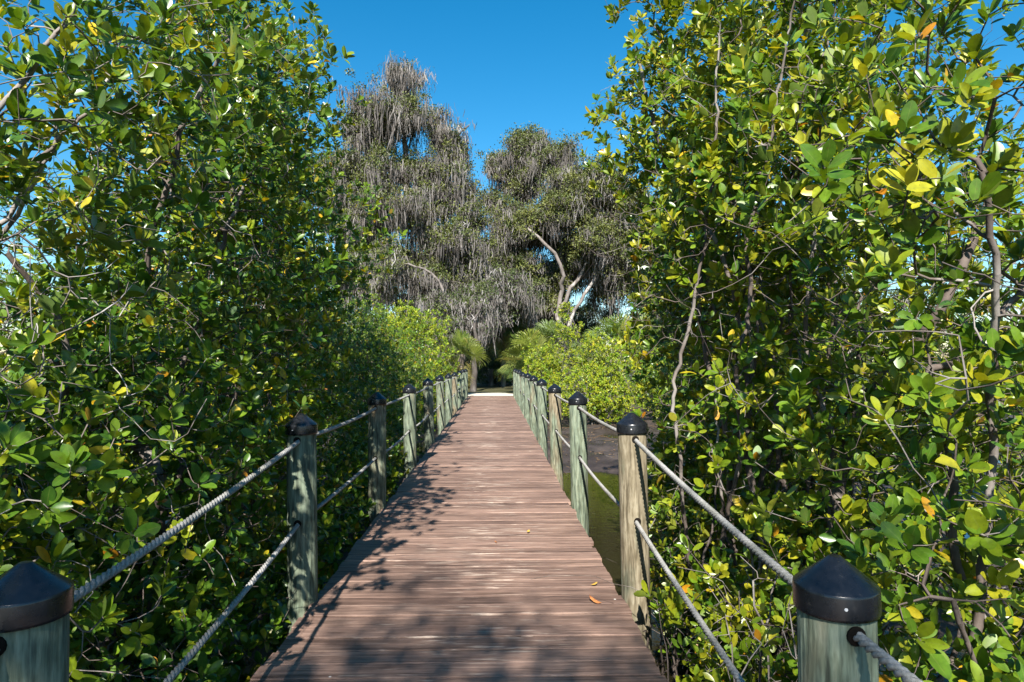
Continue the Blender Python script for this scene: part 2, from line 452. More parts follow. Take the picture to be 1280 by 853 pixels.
def mangrove(label, base, stems, blobs, seed, tint=(.45, .17), hi=True, yellow=.05, bare=.25, name='mangrove_tree',
             leafmat='mangrove_leaf', cat='mangrove', group='mangroves beside the boardwalk', bark='bark', leaf=(.058, .094),
             per=(7, 12), roots=7, overhang=False, r_tip=.0018, step=None, rr=.020, filt=True, dens=1.2, extra=9):
    rng = np.random.default_rng(seed)
    if step is None: step = {'fine': .065, True: .085}.get(hi, .13)
    bx, by = base; bz = float(ground_z(bx, by)) - .05
    B = np.array([bx, by, bz])
    seeds = []
    for st in stems:                       # each stem: list of points, first one near the base
        pts = np.array([B + np.array([rng.uniform(-.12, .12), rng.uniform(-.12, .12), 0])] + [np.array(p, float) for p in st['p']])
        seeds.append((pts, st.get('r', .035), st.get('r1', st.get('r', .035) * .35)))
    T = []
    for (c, rad, n) in blobs: T.append(blob_points(rng, c, rad, int(n * dens)))
    T = np.concatenate(T)
    if filt: T = T[allow(T, overhang)]
    for q in T[rng.integers(0, len(T), extra)]:      # thin secondary stems rising from the base
        s0 = B + np.array([rng.uniform(-.35, .35), rng.uniform(-.35, .35), 0]); q = s0 + (q - s0) * np.array([.6, .6, 1]); m = s0 * .6 + q * .4 + np.array([rng.normal(0, .15), rng.normal(0, .15), .25])
        if filt and -1.15 < s0[0] < .9: continue
        seeds.append((np.array([s0, m, q]), rng.uniform(.009, .019), .003))
    nb = int(len(T) * bare)
    TB = T[rng.integers(0, len(T), nb)] * np.array([1, 1, .8]) + rng.normal(0, .22, (nb, 3)) + np.array([0, 0, -.1])
    if filt: TB = TB[allow(TB, False)]
    tips = np.concatenate([T, TB]); leafy = np.arange(len(tips)) < len(T)
    P, par, rmin, ti = grow(rng, seeds, tips, step, rr)
    r = radii(P, par, rmin, r_tip, 2.4)
    root = empty(name, B)
    tag(root, label, cat, group)
    g = Geo(); wood(g, P - B, par, r)
    for k in range(roots):                 # arching prop roots
        a = rng.uniform(0, 6.28); h = rng.uniform(.35, 1.0); d = rng.uniform(.3, .8)
        e = B + np.array([math.cos(a) * d, math.sin(a) * d, 0]); e[2] = ground_z(e[0], e[1]) - .05
        if filt and -1.12 < e[0] < .86 and e[1] < 26: continue
        top = B + np.array([0, 0, h]); m = (top + e) / 2 + np.array([math.cos(a), math.sin(a), .6]) * d * .28
        Q = resample([top, m, e], .12); rad = np.linspace(.014, .011, len(Q))
        tubes(g, Q[:-1] - B, Q[1:] - B, rad[:-1], rad[1:])
    g.build('trunk', M[bark], root)
    # rosettes
    tl = ti[leafy]; tp = P[tl]; ax = norm(tp - P[np.maximum(par[tl], 0)])
    cen = np.mean(T, axis=0)
    out = norm((tp - cen) * np.array([1, 1, .3]))
    ax = norm(ax * .6 + UP * .55 + out * .40 + np.array([-.05, -.50, .15]) + rng.normal(0, .22, ax.shape))
    cnt = rng.integers(per[0], per[1] + 1, len(tp))
    idx = np.repeat(np.arange(len(tp)), cnt)
    kk = np.concatenate([np.arange(c) for c in cnt]); frac = kk / np.repeat(cnt, cnt)
    a = ax[idx]; ref = np.where(np.abs(a[:, 2:3]) > .9, np.array([[1.0, 0, 0]]), np.array([[0, 0, 1.0]]))
    u = norm(np.cross(a, ref)); v = np.cross(a, u)
    th = kk * 2.399 + np.repeat(rng.random(len(tp)) * 6.28, cnt) + rng.normal(0, .25, len(idx))
    inc = np.radians(20 + 55 * frac + rng.normal(0, 11, len(idx)))
    radial = u * np.cos(th)[:, None] + v * np.sin(th)[:, None]
    D = a * np.cos(inc)[:, None] + radial * np.sin(inc)[:, None]
    D = norm(D + rng.normal(0, .08, D.shape))
    Nn = a - D * np.sum(a * D, 1, keepdims=True) + rng.normal(0, .18, D.shape)
    szr = rng.uniform(.68, 1.22, len(tp))[idx] * rng.uniform(.82, 1.12, len(idx))
    L = rng.uniform(leaf[0], leaf[1], len(idx)) * szr * (.72 + .35 * np.sin(np.pi * np.clip(frac + .15, 0, 1)))
    W = L * rng.uniform(.42, .55, len(idx))
    O = tp[idx] - a * (frac * .045)[:, None] + D * .012
    rt = np.clip(rng.normal(tint[0], tint[1] * .75, len(tp)), .02, .84)[idx]
    t = np.clip(rt + rng.normal(0, tint[1] * .6, len(idx)), .0, .86)
    yl = rng.random(len(idx)) < yellow * (.3 + 1.4 * frac)
    t = np.where(yl, rng.uniform(.86, 1.0, len(idx)) , t)
    lg = Geo()
    leaves(lg, O - B, D, Nn, L, W, t, curl=np.clip(rng.normal(1.2, .9, len(idx)), -.6, 3.2), hi=hi)
    lg.build('crown', M[leafmat], root)
    return root
# ------------------------------------------------------------------ ground, water, path
def axis(lo, hi, fine, far):
    c = list(np.arange(lo, hi + 1e-6, fine)); s = fine
    while c[-1] < far: s *= 1.35; c.append(c[-1] + s)
    s = fine
    while c[0] > -far: s *= 1.35; c.insert(0, c[0] - s)
    return np.array(c)
gx = axis(-11, 11, .22, 900); gy = axis(-3, 44, .22, 900)
X, Y = np.meshgrid(gx, gy, indexing='ij'); Z = ground_z(X, Y)
nx, ny = X.shape
i, j = np.meshgrid(np.arange(nx - 1), np.arange(ny - 1), indexing='ij'); o = i * ny + j
g = Geo(); g.add(np.stack([X, Y, Z], -1).reshape(-1, 3), [np.stack([o, o + ny, o + ny + 1, o + 1], -1).reshape(-1, 4)])
tag(g.build('ground', M['ground']), 'dark tidal mud under the mangroves rising to leaf litter behind', 'ground', kind='structure')
g = Geo(); g.add([(-9, -12, -.80), (13, -12, -.80), (13, 24.5, -.80), (-9, 24.5, -.80)], [[(0, 1, 2, 3)]])
tag(g.build('water', M['water']), 'still brown water beside the boardwalk', 'water', kind='structure')
# sandy path, laid over the ground
ys = np.linspace(25.6, 29.0, 14); cx = -.12 - .035 * (ys - 26) ** 2 * (ys > 26); hw = .98 + .06 * np.sin(ys * 1.7)
g = Geo(); V = []
for y, c, h in zip(ys, cx, hw):
    for t in np.linspace(-1, 1, 7):
        x = c + h * t; V.append((x, y, float(ground_z(x, y)) + .03 - .02 * t * t))
q = [(a * 7 + b, a * 7 + b + 1, a * 7 + b + 8, a * 7 + b + 7) for a in range(len(ys) - 1) for b in range(6)]
g.add(V, [q])
tag(g.build('path', M['sand']), 'pale sandy path at the far end of the boardwalk', 'path', kind='structure')

# ------------------------------------------------------------------ boardwalk
DX0, DX1, DY0, DY1 = -1.06, .755, -2.6, 26.25
rng = np.random.default_rng(5)
bw = empty('boardwalk', (0, 0, -.12)); off = np.array([0, 0, .12])
tag(bw, 'long straight boardwalk of weathered reddish brown cross boards', 'boardwalk', kind='structure')
g = Geo(); pitch = .1415; w = .1335; y = DY0; prof = None
while y < DY1:
    z = rng.normal(0, .0018); tilt = rng.normal(0, .010); c = .004
    a0 = DX0 + rng.normal(0, .009); a1 = DX1 + rng.normal(0, .009)
    pr = [(0, -.032), (0, -c), (c * .6, -c * .2), (c * 1.8, 0), (w - c * 1.8, 0), (w - c * .6, -c * .2), (w, -c), (w, -.032)]
    V = [(a, y + p, z + h + tilt * (p - w / 2)) for a in (a0, a1) for p, h in pr]
    k = 8
    fs = [[(b + k, b, b + 1, b + 1 + k) for b in range(k - 1)] + [(0 + k, 7 + k, 7, 0)]]
    fs2 = [(7, 6, 5, 4), (7, 4, 3, 0), (0, 3, 2, 1), (8, 9, 10, 11), (8, 11, 12, 15), (15, 12, 13, 14)]
    g.add(V, [fs[0], fs2], tint=float(np.clip(rng.normal(.5, .22), 0, 1)))
    y += pitch
g.build('planking', M['deck'], bw, smooth=False).location = tuple(off)
def box(geo, x0, x1, y0, y1, z0, z1):
    V = [(x, y, z) for x in (x0, x1) for y in (y0, y1) for z in (z0, z1)]
    geo.add(V, [[(0, 1, 3, 2), (4, 6, 7, 5), (0, 4, 5, 1), (2, 3, 7, 6), (0, 2, 6, 4), (1, 5, 7, 3)]])
for x in (-.93, -.17, .60):
    g = Geo(); box(g, x - .04, x + .04, DY0 + .02, DY1 - .02, -.22, -.036)
    g.build('joist', M['joist'], bw, smooth=False).location = tuple(off)

# ------------------------------------------------------------------ rope posts
def lathe(geo, prof, k=28, wob=None):
    th = np.arange(k) * 2 * np.pi / k; V = []
    for r, z in prof:
        rr = r * (1 + (wob(th, z) if wob else 0))
        V.append(np.stack([rr * np.cos(th), rr * np.sin(th), np.full(k, z)], 1))
    V = np.concatenate(V); q = []
    for a in range(len(prof) - 1):
        for b in range(k):
            q.append((a * k + b, a * k + (b + 1) % k, (a + 1) * k + (b + 1) % k, (a + 1) * k + b))
    geo.add(V, [q])
PB = -1.05                                        # posts stand in the mud
def make_post(label, height):
    root = empty('rope_post', (0, 0, PB)); tag(root, label, 'post', 'rope posts along both edges of the boardwalk')
    H = height - PB
    g = Geo(); lathe(g, [(.001, -.2), (.086, -.2), (.085, .5), (.084, 1.2), (.0835, H - .075), (.081, H - .07), (.001, H - .07)], 32,
                     lambda t, z: .012 * np.sin(2 * t + 1) + .006 * np.sin(5 * t))
    g.build('shaft', M['post'], root)
    g = Geo(); lathe(g, [(.0865, H - .115), (.0915, H - .115), (.0922, H - .108), (.0922, H - .064), (.0921, H - .0635), (.0912, H - .0590), (.0908, H - .0585), (.0902, H - .0578),
                         (.0899, H - .0575), (.014, H + .0038), (.0135, H + .0041), (.010, H + .005), (.001, H + .0053)], 48)
    cap = g.build('cap', M['cap'], root)
    for a in (-105, 75):
        c, s = math.cos(R(a)), math.sin(R(a))
        t8 = np.arange(10) * .6283; g = Geo()
        V = [(c * rr - s * .0042 * q * math.cos(t), s * rr + c * .0042 * q * math.cos(t), H - .085 + .0042 * q * math.sin(t)) for rr, q in ((.0915, 1), (.0938, .8)) for t in t8]
        g.add(V, [[(m, (m + 1) % 10, (m + 1) % 10 + 10, m + 10) for m in range(10)], [tuple(range(10, 20))]])
        g.build('rivet', M['rivet'], cap, smooth=False)
    for dz in (height - .145, height - .62):
        for s in (-1, 1):
            g = Geo(); k = 14; th = np.arange(k) * 2 * np.pi / k
            V = [(.021 * math.cos(t), s * .0862, dz - PB + .022 * math.sin(t)) for t in th] + [(.019 * math.cos(t), s * .070, dz - PB + .020 * math.sin(t)) for t in th]
            V[:k] = [(x, s * (.0855 + .0), z) for x, y, z in V[:k]]
            g.add(V, [[(a, (a + 1) % k, (a + 1) % k + k, a + k) for a in range(k)], ])
            g.add([(x, s * .0858, z) for x, y, z in V[:k]], [[tuple(range(k))]])  # flat dark disc paints the shade inside an undrilled hole
            g.build('rope_hole', M['hole'], root)
    return root
XL, XR = -1.135, .825
ORD = ['nearest', 'second', 'third', 'fourth', 'fifth', 'sixth', 'seventh', 'eighth', 'ninth', 'tenth', 'last']
ysP = [1.5] + [3.85 + 2.44 * k for k in range(9)] + [25.7]
look = {('left', 0): 'shaded post at the lower left corner, wide black cap partly cut by the frame',
        ('right', 0): 'closest post, lower right, black cap with a white line of sun glint',
        ('left', 1): 'green post dappled by leaf shadows, second on the left rail',
        ('left', 2): 'dark shaded post under overhanging leaves, third on the left rail',
        ('left', 3): 'dark post in leaf shade just before the sunlit left row, fourth on the left rail',
        ('left', 4): 'first sunlit green post of the left row, fifth on the left rail',
        ('right', 1): 'tan knotted post with a sprouting twig at its foot, second on the right rail',
        ('right', 2): 'pale green post standing before open mud, third on the right rail',
        ('right', 3): 'brownish green post, fourth on the right rail'}
hts = {}; pxs = {}
protoA = None
for side, X0 in (('left', XL), ('right', XR)):
    for k, yp in enumerate(ysP):
        h = 1.10 + rng.normal(0, .008) if k else .945
        if k == 1: h = 1.09
        hts[(side, k)] = h; nudge = {('left', 0): .078, ('right', 0): -.035}.get((side, k), 0)
        lab = look.get((side, k), '%s post from the camera on the %s rope rail, greenish wood with black cap' % (ORD[k], side))
        if k == 0 or protoA is None:
            p = make_post(lab, 1.10); protoA = protoA or p
        else:
            p = copy_tree(protoA); p['label'] = lab
        lean = R(rng.normal(-.9 if k else -.4, .6)); lean2 = R(rng.normal(0, .6))
        hz = .7 - PB
        x0 = X0 + rng.normal(0, .004) + nudge; pxs[(side, k)] = x0
        tn = {('right', 1): .95, ('right', 3): .7, ('left', 2): .6, ('left', 7): .7, ('left', 5): .4}.get((side, k), rng.uniform(.05, .35))
        for ch in p.children:
            if ch.name.startswith('shaft'): ch.color = (tn, tn, tn, 1)
        p.rotation_euler = (lean2, lean, R(rng.uniform(-1.2, 1.2) if k < 4 else rng.uniform(-7, 7)))
        p.location = (x0 - math.sin(lean) * hz, yp + math.sin(lean2) * hz, PB + h - 1.10)
def W(px, py, y):                       # where the line of sight through a spot of the photo reaches depth y
    return ((px - 618) / 808 * y, y, 1.4 - (py - 452) / 808 * y)
# ------------------------------------------------------------------ ropes (three twisted strands each)
def rope(label, X0, side, drop):
    pts = []
    prevs = [(-1.0, hts[(side, 0)] - drop - .02, pxs[(side, 0)])] + [(yp, hts[(side, k)] - drop, pxs[(side, k)]) for k, yp in enumerate(ysP)]
    for (y0, z0, x0), (y1, z1, x1) in zip(prevs[:-1], prevs[1:]):
        sag = (.012 if drop < .3 else .016) * rng.uniform(.4, 1.9)
        n = int((y1 - y0) / .011)
        t = np.arange(n) / n
        pts.append(np.stack([x0 + (x1 - x0) * t, y0 + (y1 - y0) * t, z0 + (z1 - z0) * t - sag * 4 * t * (1 - t)], 1))
    C = np.concatenate(pts); n = len(C)
    s = np.arange(n) * .011
    g = Geo(); k = 6
    for st in range(3):
        ph = s / .074 * 2 * np.pi + st * 2.094
        cen = C + np.stack([np.cos(ph) * .0066, np.zeros(n), np.sin(ph) * .0066], 1)
        th = np.arange(k) * 2 * np.pi / k
        V = cen[:, None] + np.stack([np.cos(th) * .0075, np.zeros(k), np.sin(th) * .0075], 1)[None]
        i = np.arange(n - 1)[:, None] * k; j = np.arange(k)[None]; jn = (j + 1) % k
        q = np.stack([i + j, i + jn, i + k + jn, i + k + j], -1).reshape(-1, 4)
        g.add(V.reshape(-1, 3), [q])
    o = g.build('rope', M['rope'])
    tag(o, label, 'rope', 'twisted ropes threaded through the posts')
rope('upper grey rope threaded through the left row of posts just below their caps', XL, 'left', .145)
rope('lower grey rope threaded through the left row of posts at mid height', XL, 'left', .62)
rope('upper grey rope threaded through the right row of posts just below their caps', XR, 'right', .145)
rope('lower grey rope threaded through the right row of posts at mid height', XR, 'right', .62)

# ------------------------------------------------------------------ fallen leaves on the boards
def fallen(label, x, y, L, rot, mat, curl):
    g = Geo()
    leaves(g, np.zeros((1, 3)), np.array([[math.cos(rot), math.sin(rot), .08]]), UP[None] + .15, np.array([L]), np.array([L * .5]), np.array([.9]), curl=-curl, hi=True)
    o = g.build('fallen_leaf', mat); o.location = (x, y, .012)
    tag(o, label, 'fallen leaf', 'dead leaves lying on the boards')
fallen('curled brown dead leaf on the boards beside the second right post', .62, 3.75, .085, 2.6, M['dry_leaf'], 3.0)
fallen('small orange dead leaf just beyond the curled brown one', .60, 4.05, .05, .4, M['yellow_leaf'], 1.5)
fallen('small yellow leaf alone near the middle of the boardwalk', .27, 5.3, .045, 1.2, M['yellow_leaf'], 1.2)
fallen('tiny brown leaf in the centre of the boardwalk', .02, 5.0, .035, 2.0, M['dry_leaf'], 1.0)

# ------------------------------------------------------------------ mangroves, left side
S = lambda *p, r=.035, r1=None: dict(p=p, r=r, r1=r1 if r1 else r * .35)
mangrove('thin open mangrove in the upper left corner with pale bare branches against sky', (-2.5, 1.7),
    [S((-2.3, 1.8, .3), (-2.0, 2.1, 1.5), (-1.75, 2.4, 2.5), (-1.45, 2.7, 3.3), r=.016), S((-2.5, 2.4, .9), W(0, 310, 2.9), W(40, 235, 2.9), W(72, 170, 2.9), W(80, 60, 2.9), r=.020, r1=.008), S((-2.4, 2.4, .9), W(20, 280, 2.9), W(60, 205, 2.9), W(120, 140, 3.0), W(160, 30, 3.1), r=.014, r1=.006)],
    [((-2.1, 2.0, .6), (.85, .9, 1.1), 560), ((-1.75, 2.5, 2.2), (.6, .7, .7), 120), ((-1.5, 1.5, 2.5), (.4, .6, .4), 40), ((-1.5, 2.8, 3.0), (.6, .6, .7), 130), ((-1.95, 2.9, 1.9), (.5, .5, .7), 45)],
    11, tint=(.5, .2), bare=.9, overhang=True, bark='bark_pale', hi='fine', extra=18, leaf=(.052, .084))
mangrove('bushy dark mangrove with a stubby pale trunk behind the nearest left rope', (-2.1, 3.7),
    [S((-1.95, 3.75, -.2), (-2.0, 3.8, .5), (-1.95, 3.7, .75), (-2.3, 3.6, 1.15), (-2.6, 3.7, 1.7), r=.055, r1=.02), S((-2.0, 3.9, .7), (-1.95, 3.9, 1.5), W(220, 195, 3.7), W(250, 125, 3.7), W(288, 45, 3.7), r=.028, r1=.012), S((-2.1, 3.3, .5), W(90, 445, 3.3), W(55, 370, 3.2), W(20, 320, 3.1), r=.03, r1=.014)],
    [((-2.15, 3.6, .6), (.95, 1.1, 1.35), 1150), ((-1.95, 4.2, 2.6), (.85, 1.0, 1.1), 560), ((-4.0, 3.6, .9), (1.2, 1.3, 1.2), 420), ((-1.5, 3.4, -.2), (.38, 1.1, .5), 170)],
    12, tint=(.42, .18), bare=.7, overhang=True, hi='fine', leaf=(.050, .082), dens=1.4)
mangrove('tall glossy mangrove with scattered yellow leaves behind the third left post', (-2.4, 5.9),
    [S((-2.3, 5.9, .2), (-2.4, 6.0, 1.6), (-2.5, 6.2, 3.0), (-2.6, 6.3, 4.6), r=.05), S((-2.4, 6.0, .3), (-2.8, 6.2, 1.6), (-3.1, 6.2, 3.2), r=.04)],
    [((-2.45, 5.9, .7), (1.15, 1.2, 1.4), 1150), ((-2.5, 6.1, 2.6), (.9, 1.1, 1.2), 950), ((-2.5, 6.4, 4.3), (.9, 1.1, 1.0), 520), ((-4.3, 6.0, 1.4), (1.2, 1.4, 1.7), 420), ((-1.55, 5.6, -.15), (.42, 1.3, .6), 260)],
    13, tint=(.52, .18), yellow=.075, bare=.25, overhang=True)
mangrove('tall mangrove whose leafy crown tops the left wall beside the grey mossy oaks', (-3.0, 8.3),
    [S((-2.9, 8.3, .4), (-2.9, 8.4, 2.2), (-3.0, 8.4, 4.2), r=.05), S((-3.0, 8.2, .3), (-3.6, 8.2, 1.8), (-4.0, 8.2, 3.2), r=.04)],
    [((-2.8, 8.3, .8), (1.3, 1.4, 1.6), 1150), ((-2.7, 8.3, 2.9), (1.1, 1.3, 1.3), 850), ((-2.95, 8.3, 4.7), (.9, 1.1, 1.0), 420), ((-4.8, 8.2, 1.6), (1.3, 1.6, 1.9), 450), ((-1.6, 8.2, -.1), (.45, 1.3, .6), 260)],
    14, tint=(.51, .17), yellow=.06, overhang=True)
mangrove('mangrove with a small upright crown against the oaks, far end of the tall left wall', (-3.4, 11.0),
    [S((-3.4, 11, .4), (-3.3, 11, 2.2), (-3.3, 11, 4.2), r=.05)],
    [((-3.2, 10.9, .8), (1.5, 1.4, 1.6), 1000), ((-3.3, 11, 2.9), (1.15, 1.3, 1.3), 750), ((-3.5, 11, 4.6), (.8, .9, .9), 260), ((-5.4, 10.6, 1.5), (1.4, 1.6, 1.9), 360), ((-1.75, 10.8, .1), (.55, 1.4, .8), 300)],
    15, tint=(.47, .17), hi=False)
mg_a = mangrove('low dark mangrove behind the first sunlit left posts', (-2.9, 13.6),
    [S((-2.8, 13.6, .3), (-2.7, 13.7, 1.4), r=.04)],
    [((-2.6, 13.5, .7), (1.3, 1.5, 1.5), 1150), ((-3.0, 13.8, 1.9), (.9, 1.1, .9), 420), ((-4.8, 13.5, 1.6), (1.4, 1.5, 1.9), 420)],
    16, tint=(.46, .17), hi=False)
mangrove('rounded green mangrove between the low dark one and the yellow green bush', (-2.7, 16.8),
    [S((-2.7, 16.8, .3), (-2.6, 16.9, 1.4), r=.04)],
    [((-2.55, 16.8, .7), (1.3, 1.5, 1.5), 1100), ((-3.1, 17.0, 1.7), (1.0, 1.1, .8), 380), ((-4.8, 17, 1.6), (1.4, 1.5, 1.8), 360)],
    17, tint=(.50, .17), hi=False)

# ------------------------------------------------------------------ mangroves, right side
mangrove('broad leaved mangrove leaning over the nearest right rope, its leaves the largest in view', (2.1, 2.5),
    [S((1.75, 2.3, .2), (1.75, 2.2, 1.2), (1.55, 2.0, 2.0), r=.024), S((1.55, 2.2, -.2), (1.45, 1.9, .3), (1.25, 1.75, .75), r=.016), S((1.95, 2.5, .3), W(1185, 500, 2.5), W(1225, 455, 2.5), W(1280, 390, 2.6), W(1330, 300, 2.7), r=.02, r1=.014)],
    [((1.9, 2.2, .5), (.75, .9, 1.2), 480), ((1.75, 2.5, 2.1), (.6, .8, .8), 190), ((1.15, 1.75, 1.95), (.26, .3, .35), 20), ((1.25, 1.75, .75), (.25, .3, .45), 18), ((1.5, 2.0, 2.9), (.4, .5, .4), 30)],
    21, tint=(.58, .18), bare=.8, overhang=True, yellow=.025, extra=14, leaf=(.050, .080), hi='fine', dens=1.45)
mangrove('tall sunlit mangrove with several thin brown stems rising behind the right ropes', (1.75, 4.0),
    [S((1.65, 4.0, -.2), (1.6, 4.0, .9), (1.5, 4.0, 1.8), (1.25, 4.1, 2.6), r=.032), S((1.8, 4.0, .2), (1.75, 4.1, 1.4), (1.7, 4.2, 2.7), r=.026),
     S((1.9, 3.9, 0), (2.1, 3.8, 1.0), (2.6, 3.6, 1.8), (3.0, 3.6, 2.6), r=.05, r1=.02), S((1.5, 3.9, 0), (1.35, 3.8, .6), (1.3, 3.8, 1.2), r=.018), S((1.9, 4.0, .2), W(1085, 430, 4.0), W(1055, 370, 4.0), W(1020, 300, 4.0), W(985, 262, 4.0), r=.024, r1=.012), S((1.5, 4.2, -.3), W(905, 560, 4.2), W(880, 400, 4.3), W(888, 290, 4.4), r=.028, r1=.014)],
    [((1.9, 3.9, .8), (.8, 1.1, 1.2), 520), ((1.75, 4.0, 2.5), (.75, 1.0, .95), 620), ((1.9, 4.1, 3.7), (.8, 1.0, .7), 300), ((3.2, 3.6, 1.2), (1.0, 1.2, 1.6), 420), ((1.3, 3.4, -.1), (.35, .7, .5), 90), ((1.6, 4.9, -.2), (.42, .9, .5), 200)],
    22, tint=(.61, .19), yellow=.035, bare=1.0, overhang=True, hi='fine', extra=22, dens=1.5, leaf=(.052, .084))
mangrove('tall mangrove with rosettes of leaves reaching left over the water against blue sky', (2.5, 5.8),
    [S((2.3, 5.8, .3), (2.0, 5.9, 1.8), (1.6, 5.9, 3.2), (1.3, 5.9, 4.3), r=.042), S((2.6, 5.8, .4), (2.9, 5.9, 2.0), (2.9, 5.9, 3.6), r=.045)],
    [((2.6, 5.8, .5), (.95, 1.1, 1.3), 720), ((2.1, 5.9, 2.3), (.95, 1.2, 1.1), 760), ((1.75, 5.9, 3.7), (.75, 1.1, .95), 460), ((1.9, 5.9, 4.8), (.8, 1.0, .6), 220), ((4.0, 5.8, 2.2), (1.1, 1.3, 2.0), 500), ((2.0, 6.3, .1), (.5, .9, .8), 260), ((3.2, 6.2, 4.4), (.9, 1.1, 1.0), 330)],
    23, tint=(.63, .19), yellow=.04, bare=.5, overhang=True, extra=12, dens=1.4)
mangrove('leafy mangrove standing over the water behind the two tall right ones', (3.5, 8.4),
    [S((3.3, 8.4, .3), (3.0, 8.4, 2.0), (2.7, 8.4, 3.8), r=.045), S((3.5, 8.4, .4), (4.0, 8.5, 2.2), r=.04)],
    [((3.3, 8.4, .9), (1.1, 1.3, 1.6), 850), ((3.0, 8.4, 3.0), (1.15, 1.3, 1.4), 800), ((3.3, 8.4, 4.8), (1.1, 1.2, .9), 320), ((5.2, 8.2, 2.2), (1.3, 1.5, 2.1), 450), ((2.75, 8.2, .1), (.75, 1.3, .9), 330)],
    24, tint=(.52, .18), hi=True, overhang=False)
mg_b = mangrove('dark mangrove on the mud beyond the water, right of the open channel', (4.6, 12.4),
    [S((4.4, 12.4, .3), (4.1, 12.5, 1.8), (4.0, 12.5, 3.2), r=.045)],
    [((4.3, 12.4, .9), (1.3, 1.4, 1.5), 1050), ((4.2, 12.5, 2.7), (1.1, 1.2, 1.0), 520), ((6.2, 12.2, 1.7), (1.3, 1.5, 2.1), 400)],
    25, tint=(.45, .17), hi=False)
# the back rows, seen through the gaps
for lab, bx, by, sd in (('mangrove at the far left seen through the thin open one', -6.6, 5.6, 26), ('mangrove further back on the far left, seen in gaps of the leaf wall', -7.6, 10.0, 27),
                        ('mangrove at the far right glimpsed between the near right stems', 6.3, 5.2, 28), ('mangrove further back on the far right, glimpsed over the dark one', 7.6, 9.2, 29)):
    mangrove(lab, (bx, by), [S((bx, by, .6), (bx + .1, by, 2.2), r=.05)],
        [((bx, by, .6), (1.7, 2.0, 1.5), 900), ((bx, by, 2.0), (1.5, 1.8, 1.1), 520)], sd, tint=(.47, .17), hi=False, dens=1.0)
# sprigs at the deck edge
mangrove('leafy mangrove sprig sprouting at the foot of the second right post', (.98, 3.45),
    [S((.95, 3.45, -.3), (.90, 3.5, .0), (.86, 3.55, .2), r=.008, r1=.004), S((.98, 3.3, -.3), (.93, 3.15, -.02), r=.008, r1=.004)],
    [((.90, 3.45, .12), (.08, .16, .14), 14), ((.97, 3.1, -.1), (.1, .2, .15), 12)], 31, tint=(.66, .1), bare=.8, roots=0, filt=False,
    name='mangrove_sprig', cat='seedling', group='mangrove sprigs at the deck edge', per=(4, 7), leaf=(.05, .08))
mangrove('tangle of bare twigs with few leaves beside the lower right rope', (1.22, 2.55),
    [S((1.2, 2.6, -.4), (1.15, 2.7, .1), (1.12, 2.8, .45), r=.010, r1=.005), S((1.3, 2.5, -.3), (1.3, 2.5, .3), r=.012, r1=.006), S((1.15, 2.4, -.5), (1.0, 2.4, -.2), r=.009, r1=.005)],
    [((1.2, 2.7, .0), (.34, .65, .5), 90), ((1.1, 2.5, -.4), (.28, .6, .3), 50)], 32, tint=(.60, .15), bare=4.5, roots=3, extra=26,
    name='twiggy_shrub', cat='shrub', group='mangrove sprigs at the deck edge', bark='bark_pale', per=(3, 6), leaf=(.05, .085))

# ------------------------------------------------------------------ bushes by the far end
def bush(label, base, blobs, seed, tint, bare=.25, leafmat='bush_leaf', leaf=(.07, .11), per=(7, 11), filt=True):
    bx, by = base
    stems = [S((bx + a, by + b, .2), (bx + 2 * a, by + 2 * b, .9), r=.03) for a, b in ((.2, 0), (-.2, .1), (0, -.25), (.1, .25))]
    return mangrove(label, base, stems, blobs, seed, tint=tint, hi=False, yellow=.04, bare=bare, name='mangrove_bush', leafmat=leafmat, cat='bush',
        group='bushes round the far end of the boardwalk', leaf=leaf, per=per, roots=9, step=.2, filt=filt, bark='bark_pale')
bush('bright yellow green bush behind the left row of posts at the far end', (-2.6, 21),
     [((-2.35, 20.8, .9), (1.3, 1.5, 1.5), 1200), ((-2.75, 21.2, 2.4), (1.1, 1.2, .95), 620)], 41, (.66, .17))
bush('tall yellowish bush left of the far bush, touching the dark mangroves', (-5.0, 22.5),
     [((-4.9, 22.4, 1.2), (1.6, 1.5, 1.8), 1100), ((-4.5, 22.6, 2.8), (1.1, 1.1, .8), 350)], 42, (.50, .17))
bush('low yellow green bush at the right edge where the boardwalk ends', (1.7, 23.6),
     [((1.75, 23.4, .4), (.9, 1.2, 1.1), 800), ((1.9, 24.0, 1.45), (.75, .8, .75), 320)], 43, (.70, .17))
bush('wide golden green bush on the mud bank behind the third right post', (3.6, 21.8),
     [((3.5, 21.6, .4), (1.4, 1.2, 1.15), 1250), ((3.7, 22.0, 1.5), (1.1, 1.0, .75), 450)], 44, (.70, .18), bare=.6)
bush('green bush on the mud bank partly behind the right mangroves', (6.0, 21.5),
     [((5.9, 21.2, .5), (1.5, 1.3, 1.3), 1100), ((6.3, 21.6, 1.6), (1.2, 1.1, .7), 350)], 45, (.62, .17))
bush('sparse twiggy bush with grey bare branches and golden tips behind the bank', (3.4, 25.8),
     [((3.3, 25.8, 1.5), (1.2, 1.0, 1.2), 330), ((2.9, 25.6, 2.6), (.6, .6, .5), 80), ((2.75, 25.7, 3.4), (.38, .4, .45), 40)], 46, (.74, .16), bare=3.0)
bush('dull green bush filling the right bank below the mossy oaks', (7.6, 26),
     [((7.4, 26, 1.2), (2.4, 1.4, 1.5), 1300)], 47, (.45, .18), leaf=(.09, .13))

